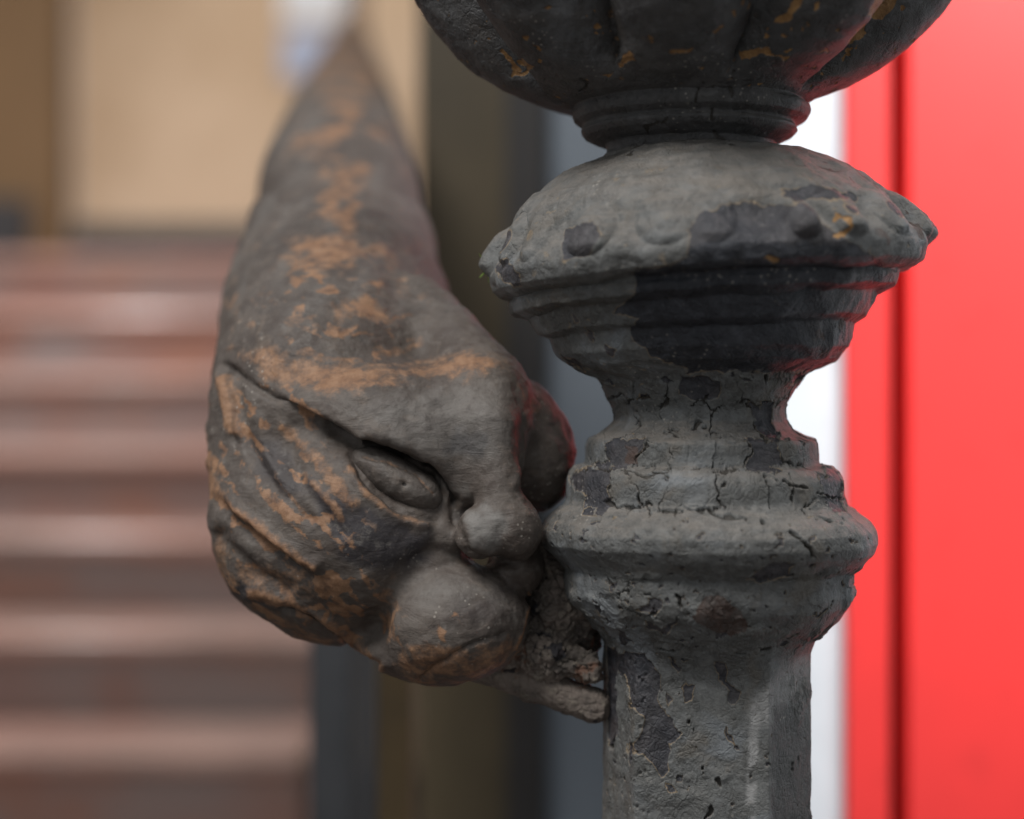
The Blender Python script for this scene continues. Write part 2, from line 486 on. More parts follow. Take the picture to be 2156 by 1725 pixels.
BREAKS = [(-330, 225, 'finial_bowl'), (225, 325, 'neck_ring'), (325, 787, 'beaded_disc'), (787, 921, 'waist'), (921, 1357, 'stepped_collar'), (1357, 2000, 'shaft')]
# dense rows by arc length
rows = []
for (a, b) in zip(PR[:-1], PR[1:]):
    L = math.hypot(b[0] - a[0], max(abs(b[1] - a[1]), abs(b[2] - a[2])))
    step = 2.6 if a[0] > -40 and a[0] < 1780 else 12
    k = max(1, int(L / step))
    for j in range(k): rows.append(a + (b - a) * j / k)
rows.append(PR[-1])
rows = np.array(rows)
# soften corners slightly
for it in range(3):
    rows[1:-1, 1:] = rows[1:-1, 1:] * 0.5 + 0.25 * (rows[:-2, 1:] + rows[2:, 1:])
th = np.concatenate([np.linspace(-115, 115, 820, endpoint=False), np.linspace(115, 245, 110, endpoint=False)]) * math.pi / 180
NT_ = len(th)
py = np.repeat(rows[:, 0], NT_).reshape(-1, NT_)
cxp = ((rows[:, 1] + rows[:, 2]) / 2)[:, None] + 0 * py
rr = ((rows[:, 2] - rows[:, 1]) / 2)[:, None] + 0 * py
TH = np.broadcast_to(th[None, :], py.shape)
deg = np.degrees((TH + math.pi) % (2 * math.pi) - math.pi)

# shaft cross-section: flattened faces with hard corners
edges = np.array([-100, -46, 29, 80, 134, 209, 260]) * 1.0
dd = (deg + 100) % 360 - 100
polyr = np.ones_like(py)
for e0, e1 in zip(edges[:-1], edges[1:]):
    m = (dd >= e0) & (dd < e1)
    hw = math.radians((e1 - e0) / 2); mid = (e0 + e1) / 2
    polyr = np.where(m, math.cos(hw) / np.cos(np.radians(dd - mid)), polyr)
for it in range(6):
    polyr = 0.5 * polyr + 0.25 * (np.roll(polyr, 1, 1) + np.roll(polyr, -1, 1))
ws = sstep(1325, 1420, py)
rr = rr * (1 + ws * (polyr - 1) + ws * 0.012)

# gadroon lobes on the bowl
wb = sstep(232, 150, py) * sstep(-320, -200, py)
ph = ((deg + 26 + 1.5) % 45) / 45.0
lobe = np.abs(np.sin(math.pi * ph)) ** 0.85
rr = rr * (1 + wb * (0.30 * (lobe - 0.90)))
# beads round the disc
wdisc = np.exp(-((py - 500) / 30.0) ** 2)
rngb = np.random.RandomState(3)
bead = np.zeros_like(py); beadtop = np.zeros_like(py)
for k in range(20):
    c = -37 + 18 * k + rngb.uniform(-3.5, 3.5)
    w_ = rngb.uniform(4.6, 8.6); hgt = rngb.uniform(0.6, 1.15); yc = 500 + rngb.uniform(-8, 8)
    dl = (deg - c + 180) % 360 - 180
    q = np.sqrt((dl / w_) ** 2 + ((py - yc) / 52.0) ** 2)
    g = np.clip(1 - q ** 2, 0, 1) ** 1.05
    bead = np.maximum(bead, g * hgt); beadtop = np.maximum(beadtop, np.clip(1.15 - q, 0, 1) * hgt)
rr = rr + bead * 44 * (0.75 + 0.5 * np.sin(3.1 * TH + 0.4) ** 2) - 18 * wdisc

tilt = -0.068 * sstep(318, 345, py) * sstep(800, 640, py)
X = (cxp - 1078) * S + rr * S * np.sin(TH)
Y = D - rr * S * np.cos(TH)
pyt = py + tilt * rr * np.sin(TH)
Zc = Z0 + (862.5 - pyt) * S
Vp = np.stack([X, Y, Zc], -1).astype(np.float32)

# normals of the clean surface
dv = np.gradient(Vp, axis=0)
du = np.roll(Vp, -1, 1) - np.roll(Vp, 1, 1)
Np = np.cross(du, dv); Np /= np.linalg.norm(Np, axis=2, keepdims=True) + 1e-12
outw = np.stack([np.sin(TH), -np.cos(TH), 0 * TH], -1)
sg_ = np.sign((Np * outw).sum(-1, keepdims=True)); sg_[sg_ == 0] = 1
Np = Np * sg_
mm = (Vp.reshape(-1, 3) * 1000).astype(np.float32)       # millimetres
n = len(mm)
pyf = py.ravel(); tf = deg.ravel()
# pixel-like reference coordinates of each surface point (front half only used)
dep = Vp[..., 1].ravel()
PX = (1078 + Vp[..., 0].ravel() / dep * F).astype(np.float32)
PY = (862.5 - (Vp[..., 2].ravel() - Z0) / dep * F).astype(np.float32)
front = (np.abs(tf) < 92)
wx = fbm(mm / 3.0, 4) * 7; wy = fbm(mm / 3.0 + 41, 4) * 7
WX, WY = PX + wx, PY + wy

isb = sstep(232, 215, pyf)          # bowl
isr = sstep(215, 232, pyf) * sstep(330, 315, pyf)
isc = sstep(315, 330, pyf) * sstep(800, 780, pyf)
low = sstep(780, 800, pyf)
iss = sstep(1330, 1380, pyf)

H = np.zeros(n, np.float32)         # height in mm
H += fbm(mm / 16.0, 3) * (0.45 + 0.75 * isc + 0.15 * low * (1 - iss) - 0.2 * iss)
H += fbm(mm / 4.0 + 9, 4) * (0.08 + 0.05 * low * (1 - iss) + 0.08 * isc)
# flaked layers
warp = np.stack([fbm(mm / 5.0 + 3, 3), fbm(mm / 5.0 + 13, 3), fbm(mm / 5.0 + 23, 3)], -1) * 1.7
f1, f2, hid = voronoi((mm + warp) / np.array([6.5, 6.5, 5.0]))
zone = sstep(0.02, 0.32, fbm(mm / 14.0 + 77, 3) + 0.16 * low * (1 - iss) - 0.55 * iss - 0.3 * isb - 0.25 * isr - 0.3 * isc - 0.2)
left = sstep(10, -45, tf)
cvar = sstep(-0.1, 0.3, fbm(mm / 3.5 + 177, 3))
crack = sstep(0.02 + 0.05 * cvar, 0.008, f2 - f1) * sstep(0.45, 0.7, zone) * (1 - iss) * (0.10 + 0.9 * left) * (1 - sstep(1075, 1090, pyf) * sstep(1190, 1175, pyf))
H += (hid - 0.5) * 0.30 * zone * (low * (1 - iss) + 0.35 * isc + 0.15 * iss)
f1b, f2b, hidb = voronoi((mm + warp * 0.6) / np.array([2.2, 2.2, 2.0]) + 31)
zone2 = sstep(0.2, 0.5, fbm(mm / 9.0 + 55, 3) - 0.15 * iss) * (0.25 + 0.75 * low)
crack = np.maximum(crack, 0.0 * sstep(0.10, 0.03, f2b - f1b) * zone2 * sstep(0.35, 0.7, hidb))
# chips that follow flake cells
chip = ((hid < 0.07 * (low * (1 - 0.95 * iss) + 0.3 * isc)) & (zone > 0.3)).astype(np.float32) * sstep(0.02, 0.10, f2 - f1)
small = sstep(0.60, 0.64, fbm(mm / np.array([3.2, 3.2, 2.4]) + 91, 4) + 0.10 * left * low - 0.25 * isb - 0.3 * isr - 0.2 * iss + 0.05 * isc * left)
chip = np.maximum(chip, small * (0.3 + 0.7 * low))

# alligatored plates of old paint on the waist and the steps below it
pz = sstep(800, 822, pyf) * sstep(1082, 1066, pyf)
uu = np.radians(tf) * rr.ravel(); 
wq = np.stack([fbm(mm / 5.0 + 611, 4), fbm(mm / 5.0 + 641, 4)], -1) * 20
vrow = np.interp(pyf, [780, 858, 922, 979, 1064, 1140], [0.0, 1.05, 2.0, 3.0, 4.0, 5.0])
pp = np.stack([(uu + wq[:, 0]) / 82.0, vrow + wq[:, 1] / 75.0, 0 * uu + 0.5], -1).astype(np.float32)
# one row of plates per step: jittered cells along the row, edges between rows only here and there
ri = np.floor(pp[:, 1]).astype(np.int32); fy = pp[:, 1] - ri
best = np.full(n, 9.0, np.float32); sec = np.full(n, 9.0, np.float32); pid = np.zeros(n, np.float32)
xi = np.floor(pp[:, 0]).astype(np.int32)
for dx in (-1, 0, 1):
    for dy in (-1, 0, 1):
        hh = _perm[_perm[(xi + dx) & 255] + ((ri + dy + 40) & 255)]
        qx = xi + dx + 0.12 + 0.76 * _rand[hh, 0]; qy = ri + dy + 0.38 + 0.24 * _rand[hh, 1]
        dq = np.sqrt((pp[:, 0] - qx) ** 2 + ((pp[:, 1] - qy) * 1.25) ** 2)
        m = dq < best
        sec = np.where(m, best, np.minimum(sec, dq)); pid = np.where(m, _rand[hh, 2], pid); best = np.where(m, dq, best)
pe = (sec - best)
open_ = sstep(-0.30, 0.25, fbm(mm / 7.0 + 655, 3))
pw = 0.012 + 0.055 * open_
pcrack = sstep(pw, pw * 0.4, pe) * pz * sstep(0.02, 0.12, open_)
H += pz * (0.55 * (pid - 0.5) + 0.30 * np.exp(-pe / 0.10) - 0.10 * np.exp(-pe / 0.35))
crack = np.maximum(crack * (1 - pz), pcrack)
chip = chip * (1 - pz) + pz * (pid > 0.93) * sstep(0.03, 0.08, pe)

C5 = lambda p: crop(p, 992, 1250.5, 0.4)
C3 = lambda p: crop(p, 992, 284.6, 0.46)
C4 = lambda p: crop(p, 1078, 776, 0.38)
C2 = lambda p: crop(p, 992, 0, 0.48)
polys = [C5(q) for q in (
    [(800, 310), (930, 320), (1000, 440), (985, 560), (1035, 640), (1110, 745), (1040, 790), (1035, 930), (1000, 960), (900, 840), (865, 840), (870, 780), (925, 670), (850, 590), (835, 440), (770, 400)],
    [(700, 260), (800, 310), (770, 400), (765, 560), (780, 660), (760, 790), (735, 810), (700, 690), (715, 560), (690, 420)],
    [(1050, 345), (1100, 390), (1095, 420), (1050, 380)], [(1120, 470), (1170, 490), (1170, 560), (1125, 565)],
    [(1285, 365), (1335, 365), (1340, 460), (1420, 530), (1365, 590), (1345, 560), (1360, 510), (1300, 430)],
    [(940, 10), (1005, 30), (1000, 70), (970, 110), (930, 90), (860, 95), (930, 60)],
    [(915, 140), (1000, 170), (1040, 170), (1095, 120), (1070, 170), (1035, 200), (1010, 210), (930, 180)],
    [(1335, 700), (1370, 740), (1375, 800), (1350, 770)], [(1010, 985), (1050, 1000), (1080, 1045), (1035, 1035)],
    [(820, 785), (865, 780), (855, 890), (835, 890)], [(1030, 540), (1065, 560), (1040, 600)],
    [(640, 45), (700, 90), (690, 110), (640, 80)], [(780, 170), (870, 250), (800, 265), (770, 210)])]
polys += [C3(q) for q in (
    [(640, 820), (760, 720), (740, 620), (860, 600), (1000, 560), (1000, 440), (1060, 350), (1200, 320), (1500, 310), (1560, 360), (1750, 500), (1860, 560), (1960, 700), (1830, 800), (1780, 900), (1690, 1060), (1500, 1085), (1000, 1085), (840, 1020), (740, 930), (730, 880), (780, 840)],
    [(410, 1000), (470, 1020), (530, 1070), (470, 1060)], [(525, 885), (555, 905), (572, 945), (540, 930)],
    [(610, 965), (665, 985), (655, 1010), (620, 1000)], [(455, 815), (492, 850), (480, 865)],
    [(110, 620), (150, 560), (220, 640), (230, 690), (150, 680)], [(420, 430), (560, 390), (590, 460), (520, 560), (420, 580)],
    [(1420, 250), (1560, 230), (1780, 280), (1770, 300), (1600, 280), (1480, 300)])]
polys += [C4(q) for q in (
    [(940, 30), (1080, 40), (1160, 70), (1140, 180), (1020, 170), (920, 140)], [(320, 590), (420, 540), (500, 640), (520, 740), (470, 730), (400, 690), (320, 650)],
    [(1300, 1160), (1440, 1080), (1560, 1080), (1520, 1150), (1380, 1180)], [(690, 140), (770, 150), (760, 175), (700, 170)], [(1380, 180), (1430, 190), (1410, 260), (1370, 240)])]
chipf = chip.copy()
for q in polys:
    m = front
    sd = poly_sd(WX[m], WY[m], q)
    chipf[m] = np.maximum(chipf[m], sstep(5.0, -5.0, sd))
ochre = np.zeros(n, np.float32)
for q in [C2(p) for p in ([(1330, 80), (1400, 40), (1440, -40), (1490, -40), (1420, 50), (1380, 105), (1330, 100)], [(1740, 70), (1790, -30), (1890, -30), (1810, 95), (1770, 80)],
                          [(1650, 190), (1690, 130), (1740, 95), (1730, 150), (1670, 190)], [(1180, 220), (1310, 210), (1340, 245), (1280, 240), (1190, 250)], [(1515, 240), (1560, 205), (1572, 225)],
                          [(865, 225), (970, 205), (960, 225), (870, 240)], [(635, 280), (690, 220), (730, 260), (640, 300)], [(570, 330), (620, 316), (610, 334)],
                          [(1340, 240), (1400, 255), (1370, 272)], [(1500, 15), (1530, 5), (1530, 40), (1505, 55)])] + [C3([(1340, 570), (1370, 550), (1405, 565), (1380, 590)]), C3([(1640, 400), (1660, 350), (1740, 370), (1760, 420), (1700, 470), (1650, 460), (1700, 440), (1735, 410), (1690, 370)])]:
    sd = poly_sd(WX[front], WY[front], q)
    ochre[front] = np.maximum(ochre[front], sstep(4.0, -4.0, sd))
# scattered ochre crumbs on the bowl
oc2 = sstep(0.52, 0.58, fbm(mm / 2.6 + 131, 4)) * sstep(0.0, 0.3, fbm(mm / 11.0 + 33, 2)) * isb
gro = (1 - lobe.ravel()) * isb
ochre = np.maximum(ochre, np.maximum(oc2, 0.5 * sstep(0.25, 0.45, fbm(mm / 2.5 + 9, 3) + 0.3 * gro - 0.1) * gro))
d_sq = seg_dist(WX[front], WY[front], C2([(140, 220), (170, 260), (210, 300), (190, 330), (240, 320), (260, 290), (220, 270)]))
ochre[front] = np.maximum(ochre[front], sstep(7, 2, d_sq))

brown = np.zeros(n, np.float32); facet_shade = np.zeros(n, np.float32); gloss = np.zeros(n, np.float32)
gloss[front] = sstep(50, 25, tf[front]) * sstep(6, -6, poly_sd(WX[front], WY[front], C3([(640, 820), (740, 720), (740, 620), (860, 600), (1000, 520), (1100, 480), (1750, 500), (1860, 560), (1960, 700), (1830, 800), (1780, 900), (1690, 1060), (1500, 1085), (1000, 1085), (840, 1020), (740, 930), (730, 880), (780, 840)])))
for q in (C5([(1170, 120), (1230, 20), (1330, 10), (1370, 60), (1440, 110), (1450, 190), (1370, 225), (1260, 200)]), C4([(625, 425), (690, 440), (690, 530), (620, 530), (640, 480)]), C2([(330, 470), (430, 450), (440, 520), (350, 500)])):
    sd = poly_sd(WX[front], WY[front], q)
    brown[front] = np.maximum(brown[front], sstep(5, -5, sd))
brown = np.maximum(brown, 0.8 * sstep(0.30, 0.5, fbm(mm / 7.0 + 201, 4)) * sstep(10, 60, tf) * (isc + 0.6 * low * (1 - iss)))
cl = [C4(q) for q in ([(690, 560), (980, 545), (1080, 550), (1340, 540)], [(980, 440), (980, 545)], [(1170, 480), (1170, 540)], [(710, 460), (690, 580)], [(720, 640), (730, 750)], [(660, 775), (730, 750), (860, 795)],
                      [(1085, 650), (1095, 730), (1060, 785)], [(1090, 790), (1160, 830), (1330, 825), (1380, 870)], [(1020, 170), (975, 270), (970, 340), (850, 350), (740, 320)], [(975, 300), (1100, 370)], [(1150, 170), (1190, 240)],
                      [(1360, 300), (1290, 370)], [(1400, 40), (1410, 150), (1470, 170), (1430, 260)], [(620, 150), (630, 330)], [(935, 1190), (930, 1280), (940, 1330)], [(540, 1170), (610, 1260)], [(1330, 540), (1420, 600), (1500, 620)],
                      [(1250, 640), (1300, 760), (1340, 820)], [(1600, 700), (1820, 740)], [(1540, 910), (1650, 990), (1670, 1050)], [(1700, 820), (1820, 870)])]
cl += [C2(q) for q in ([(1020, 370), (1030, 385), (1130, 385), (1165, 460)], [(1000, 390), (980, 450)], [(1055, 480), (1060, 570), (1090, 600), (1145, 635)], [(770, 560), (775, 610), (690, 670)], [(780, 560), (860, 520)], [(1155, 310), (1130, 380)], [(470, 330), (520, 370), (480, 410)])]
cl += [C5(q) for q in ([(1090, 10), (1110, 70)], [(1000, 285), (1080, 300)], [(1400, 300), (1470, 320), (1560, 290)], [(1150, 670), (1165, 720)], [(1220, 920), (1230, 950)], [(1300, 980), (1310, 1020)], [(1240, 1190), (1270, 1130)], [(1700, 870), (1695, 920)], [(740, 810), (760, 760)])]
WXs, WYs = PX + wx * 0.8, PY + wy * 0.8
ck = np.zeros(n, np.float32); lift = np.zeros(n, np.float32)
cwid = sstep(-0.35, 0.4, fbm(mm[front] / 4.0 + 501, 3))
for q in cl:
    dist = _seg_dist(WXs[front], WYs[front], q)
    cw = 2.2 + 4.4 * cwid
    ck[front] = np.maximum(ck[front], sstep(cw, cw * 0.35, dist) * sstep(0.02, 0.2, cwid))
    lift[front] = np.maximum(lift[front], np.exp(-dist / 9.0))
crack = np.maximum(crack, ck * (1 - 0.8 * pz)); lift = lift * (1 - pz)
for q in ([(1230, 984), (1320, 990), (1340, 1000), (1450, 985), (1530, 992), (1590, 984)], [(1250, 1052), (1325, 1072), (1360, 1062), (1405, 1080), (1490, 1078), (1520, 1094), (1585, 1092), (1604, 1108)], [(1400, 905), (1445, 905), (1478, 890), (1520, 918)], [(1640, 1010), (1700, 1030), (1770, 1052)], [(1260, 850), (1300, 836), (1370, 842)]):
    dist = _seg_dist(WX[front], WY[front], q); cw = 2.0 + 3.5 * cwid
    crack[front] = np.maximum(crack[front], sstep(cw, cw * 0.35, dist) * sstep(0.0, 0.1, cwid))
    H[front] += 0.30 * np.exp(-dist / 8.0)
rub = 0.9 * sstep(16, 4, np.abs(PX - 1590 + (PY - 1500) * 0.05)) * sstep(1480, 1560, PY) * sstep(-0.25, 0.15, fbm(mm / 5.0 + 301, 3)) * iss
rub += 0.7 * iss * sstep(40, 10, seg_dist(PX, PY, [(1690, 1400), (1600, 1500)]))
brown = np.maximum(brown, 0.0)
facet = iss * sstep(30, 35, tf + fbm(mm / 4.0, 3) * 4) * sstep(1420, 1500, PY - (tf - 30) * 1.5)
facet_shade = facet * (0.85 + 0.15 * sstep(-0.1, 0.2, fbm(mm / 3.0, 4)))  # right facet painted dark in place of the shade on it
chipf = np.maximum(chipf, sstep(0.55, 0.8, beadtop.ravel()) * isc * sstep(-0.35, -0.1, fbm(mm / 12.0 + 5, 2)) * 0.9)
H += -0.45 * chipf * (1 - 0.65 * isc) - 1.0 * crack * (0.35 + 0.65 * low) - 0.25 * ochre + 0.36 * lift * (1 - ck) * low
# layered paint: irregular terraces
tr = fbm(mm / np.array([8.0, 8.0, 6.5]) + 401, 4, 0.40) * 4.6
fr = tr - np.floor(tr)
tlev = np.floor(tr) + sstep(0.0, 0.07, fr)
tmask = sstep(-0.1, 0.25, fbm(mm / 17.0 + 421, 2) + 0.15 * low * (1 - iss) + 0.1 * left)
tmask = tmask * (1 - pz) * (1 - 0.7 * sstep(1070, 1085, pyf) * sstep(1190, 1175, pyf))
H += 0.30 * tlev * tmask * (0.35 * isc + low * (1 - 0.45 * iss) + 0.3 * isb)
tmask = tmask * (1 - pz) * (1 - 0.75 * sstep(1070, 1085, pyf) * sstep(1190, 1175, pyf))
tedge = sstep(0.10, 0.03, fr) * tmask * low * (1 - 0.5 * iss)
# curled flake rims
rim = np.exp(-((chipf - 0.2) / 0.12) ** 2) * (chipf > 0.02)
H += 0.22 * rim * low
# grainy pitted band on the left corner of the shaft
pit = iss * sstep(-62, -52, tf) * sstep(-34, -44, tf)
fp1, fp2, _h = voronoi(mm / 1.6)
H += pit * (0.35 - 0.6 * sstep(0.4, 0.1, fp1))
Vd = Vp.reshape(-1, 3) + Np.reshape(-1, 3) * (H / 1000.0)[:, None]

post = empty('newel_post', ((1486 - 1078) * S, D, 0))
tag(post, 'grey iron newel post with peeling paint, stacked mouldings and dark lobed bowl on top', 'newel post')
idx = np.arange(n).reshape(py.shape)
for (a, b, nm) in BREAKS:
    ra = int(np.searchsorted(rows[:, 0], a)); rb = int(np.searchsorted(rows[:, 0], b))
    rb = min(rb, len(rows) - 1)
    sub = idx[ra:rb + 1]
    vi = sub.ravel(); V = Vd[vi].copy()
    if nm == 'shaft':      # run down to the floor
        V[-NT_:, 2] = 0.0
    loc = np.arange(len(vi)).reshape(sub.shape)
    nx = np.roll(loc, -1, 1)
    Q = np.stack([loc[:-1], loc[1:], nx[1:], nx[:-1]], -1).reshape(-1, 4)
    me = np_mesh(nm, V, Q)
    for an, arr in (('chip', chipf), ('ochre', ochre), ('brown', brown), ('crack', crack), ('rub', rub), ('gloss', gloss), ('facet_shade', facet_shade)):
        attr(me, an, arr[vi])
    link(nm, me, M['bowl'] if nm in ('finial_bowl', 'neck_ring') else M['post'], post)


# ------------------------------------------------------------------ signed-distance sculpting
def smin(a, b, k):
    h = np.clip(0.5 + 0.5 * (b - a) / k, 0, 1)
    return b + (a - b) * h - k * h * (1 - h)


def smax(a, b, k): return -smin(-a, -b, k)


def SP(px, py, w):
    """centre seen at (px,py) at depth w -> sculpt space"""
    g = 1 + w / F / 1.0 * 1.0
    return np.array([1078 + (px - 1078) * (1 + w * S / D), 862.5 + (py - 862.5) * (1 + w * S / D), w], np.float32)


def ell(p, c, r, ang=0.0, yaw=0.0):
    q = p - SP(*c)
    x, y, z = q[:, 0], q[:, 1], q[:, 2]
    if ang:
        ca, sa = math.cos(math.radians(ang)), math.sin(math.radians(ang))
        x, y = x * ca + y * sa, -x * sa + y * ca
    if yaw:
        ca, sa = math.cos(math.radians(yaw)), math.sin(math.radians(yaw))
        x, z = x * ca + z * sa, -x * sa + z * ca
    k0 = np.sqrt((x / r[0]) ** 2 + (y / r[1]) ** 2 + (z / r[2]) ** 2)
    k1 = np.sqrt((x / r[0] ** 2) ** 2 + (y / r[1] ** 2) ** 2 + (z / r[2] ** 2) ** 2) + 1e-9
    return k0 * (k0 - 1) / k1


def cap(p, a, b, ra, rb):
    A = SP(*a); B = SP(*b); ab = B - A
    t = np.clip(((p - A) @ ab) / (ab @ ab), 0, 1)
    return np.linalg.norm(p - A - t[:, None] * ab, axis=1) - (ra + (rb - ra) * t)


def chain(p, pts, k=20):
    d = None
    for a, b in zip(pts[:-1], pts[1:]):
        e = cap(p, a[:3], b[:3], a[3], b[3])
        d = e if d is None else smin(d, e, k)
    return d


def surface_nets(fn, lo, hi, step):
    ax = [np.arange(lo[i], hi[i] + step, step, dtype=np.float32) for i in range(3)]
    sh = tuple(len(a) for a in ax)
    f = np.empty(sh, np.float32)
    yy, zz = np.meshgrid(ax[1], ax[2], indexing='ij')
    for i0 in range(0, sh[0], 12):
        xs = ax[0][i0:i0 + 12]
        p = np.stack([np.repeat(xs, yy.size), np.tile(yy.ravel(), len(xs)), np.tile(zz.ravel(), len(xs))], -1)
        f[i0:i0 + 12] = fn(p).reshape(len(xs), *yy.shape)
    s = f < 0
    nc = tuple(k - 1 for k in sh)
    acc = np.zeros(nc + (3,), np.float32); cnt = np.zeros(nc, np.float32)
    corners = [(a, b, c) for a in (0, 1) for b in (0, 1) for c in (0, 1)]
    sl = lambda o: tuple(slice(o[i], nc[i] + o[i]) for i in range(3))
    for a in corners:
        for axi in range(3):
            if a[axi]: continue
            b = list(a); b[axi] = 1; b = tuple(b)
            fa, fb = f[sl(a)], f[sl(b)]
            m = (fa < 0) != (fb < 0)
            t = np.where(m, fa / np.where(m, fa - fb, 1), 0)
            for j in range(3):
                acc[..., j] += np.where(m, a[j] + (t if j == axi else 0), 0)
            cnt += m
    act = cnt > 0
    vid = np.full(nc, -1, np.int64); vid[act] = np.arange(act.sum())
    ii = np.argwhere(act).astype(np.float32)
    V = (ii + acc[act] / cnt[act][:, None]) * step + np.array(lo, np.float32)
    quads = []
    for axi in range(3):
        o1, o2 = [k for k in range(3) if k != axi]
        a_sl = [slice(0, sh[k]) for k in range(3)]
        a_sl[axi] = slice(0, sh[axi] - 1); b_sl = list(a_sl); b_sl[axi] = slice(1, sh[axi])
        ed = s[tuple(a_sl)] != s[tuple(b_sl)]
        ins = s[tuple(a_sl)]
        e = np.argwhere(ed)
        ok = (e[:, o1] > 0) & (e[:, o2] > 0) & (e[:, o1] < nc[o1]) & (e[:, o2] < nc[o2])
        e = e[ok]
        q = []
        for d1, d2 in ((-1, -1), (0, -1), (0, 0), (-1, 0)):
            c = e.copy(); c[:, o1] += d1; c[:, o2] += d2
            q.append(vid[c[:, 0], c[:, 1], c[:, 2]])
        q = np.stack(q, -1)
        flip = ins[e[:, 0], e[:, 1], e[:, 2]]
        if axi == 1: flip = ~flip
        q[flip] = q[flip][:, ::-1]
        quads.append(q)
    return V, np.concatenate(quads)


def subdivide(V, Q):
    e = np.concatenate([Q[:, [0, 1]], Q[:, [1, 2]], Q[:, [2, 3]], Q[:, [3, 0]]])
    e = np.sort(e, 1); key = e[:, 0].astype(np.int64) * len(V) + e[:, 1]
    u, inv = np.unique(key, return_inverse=True)
    mids = 0.5 * (V[u // len(V)] + V[u % len(V)])
    fc = V[Q].mean(1)
    nv = len(V); m = len(Q)
    E = inv.reshape(4, m).T + nv
    C = np.arange(m) + nv + len(u)
    out = [np.stack([Q[:, k], E[:, k], C, E[:, (k + 3) % 4]], -1) for k in range(4)]
    return np.concatenate([V, mids, fc]), np.concatenate(out)


def sdf_grad(fn, V, h=1.5):
    g = np.stack([fn(V + np.eye(3, dtype=np.float32)[k] * h) - fn(V - np.eye(3, dtype=np.float32)[k] * h) for k in range(3)], -1)
    L = np.linalg.norm(g, axis=1, keepdims=True) + 1e-9
    return g / L, L[:, 0] / (2 * h)


def refine(fn, V, Q, sub=1):
    for it in range(sub): V, Q = subdivide(V, Q)
    V = V.astype(np.float32)
    for it in range(2):
        N, L = sdf_grad(fn, V)
        V = V - N * np.clip(fn(V) / np.maximum(L, 0.3), -6, 6)[:, None]
    N, L = sdf_grad(fn, V)
    return V.astype(np.float32), Q, N


def to_world(V):
    return np.stack([(V[:, 0] - 1078) * S, D + V[:, 2] * S, Z0 + (862.5 - V[:, 1]) * S], -1)


def project(V):
    k = 1.0 / (1 + V[:, 2] * S / D)
    return 1078 + (V[:, 0] - 1078) * k, 862.5 + (V[:, 1] - 862.5) * k


# ------------------------------------------------------------------ handrail and carved head
AXIS = [(0.470, -0.046, -0.002, 0.033), (0.52, -0.0505, 0.022, 0.0325), (0.62, -0.0592, 0.0670, 0.0303), (0.92, -0.085, 0.1440, 0.0284), (2.7, -0.2380, 0.560, 0.023), (4.8, -0.416, 1.062, 0.023)]


def axis_at(d):
    A = np.array(AXIS)
    return [np.interp(d, A[:, 0], A[:, k]) for k in (1, 2, 3)]


def ax_px(d):
    x, z, r = axis_at(d); w = (d - D) / S
    return (1078 + x / S, 862.5 - z / S, w), r / S


def cap_raw(p, A, B, ra, rb):
    A = np.array(A, np.float32); B = np.array(B, np.float32); ab = B - A
    t = np.clip(((p - A) @ ab) / (ab @ ab), 0, 1)
    return np.linalg.norm(p - A - t[:, None] * ab, axis=1) - (ra + (rb - ra) * t)


def head_sdf(p):
    d = ell(p, (690, 900, 210), (262, 300, 250))
    for a, b, ka, kb in ((0.49, 0.53, 1, 1), (0.53, 0.58, 1, 1.0), (0.58, 0.70, 0.96, 0.72)):
        (A, ra), (B, rb) = ax_px(a), ax_px(b); ra *= ka; rb *= kb
        d = smin(d, cap_raw(p, A, B, ra, rb), 50 if a < 0.55 else 22)
    d = smin(d, ell(p, (585, 1080, 130), (150, 190, 190)), 60)          # hair mass at the back
    d = smin(d, ell(p, (745, 1110, 30), (215, 200, 180), 25), 60)       # cheek
    d = smin(d, ell(p, (650, 1240, 130), (185, 105, 160), 25), 60)      # jaw
    br = ell(p, (835, 925, 75), (300, 170, 215), 10)                    # broad brow, cut off along the lid crease
    yc = np.interp(p[:, 0], [440, 560, 640, 700, 760, 830, 900, 940, 965, 1000], [740, 826, 868, 898, 938, 963, 993, 1035, 1110, 1200])
    br = smax(br, (p[:, 1] - yc) * 0.82, 14)
    d = smin(d, br, 26)
    d = smin(d, cap(p, (890, 640, 300), (1015, 815, 70), 60, 92), 60)
    d = smin(d, ell(p, (1005, 880, 25), (104, 118, 118), 25), 55)
    # eye socket
    sock = ell(p, (842, 1008, -150), (112, 52, 96), 34)
    d = smax(d, -sock, 18)
    d = smin(d, ell(p, (1000, 985, -25), (75, 105, 85), 20), 30)
    d = smin(d, chain(p, [(1030, 900, -80, 56), (1046, 1000, -104, 36), (1058, 1098, -120, 56)], 30), 34)   # nose bridge
    d = smin(d, ell(p, (1008, 1124, -134), (50, 52, 52)), 26)           # near nostril wing
    d = smin(d, ell(p, (1086, 1118, -102), (52, 62, 66)), 36)           # tip
    d = smin(d, ell(p, (905, 1125, -25), (95, 75, 85), 30), 45)         # cheek fold
    d = smin(d, ell(p, (962, 1312, -40), (150, 124, 142), -8), 40)      # muzzle ball
    d = smin(d, ell(p, (880, 1370, 40), (120, 66, 120), 12), 40)
    d = smin(d, ell(p, (1108, 935, 135), (100, 150, 120), -18), 26)       # far cheek and brow
    d = smin(d, ell(p, (1085, 1195, 10), (62, 60, 90)), 14)
    # nostril
    d = smax(d, -ell(p, (1021, 1140, -206), (11, 15, 16)), 8)
    return d


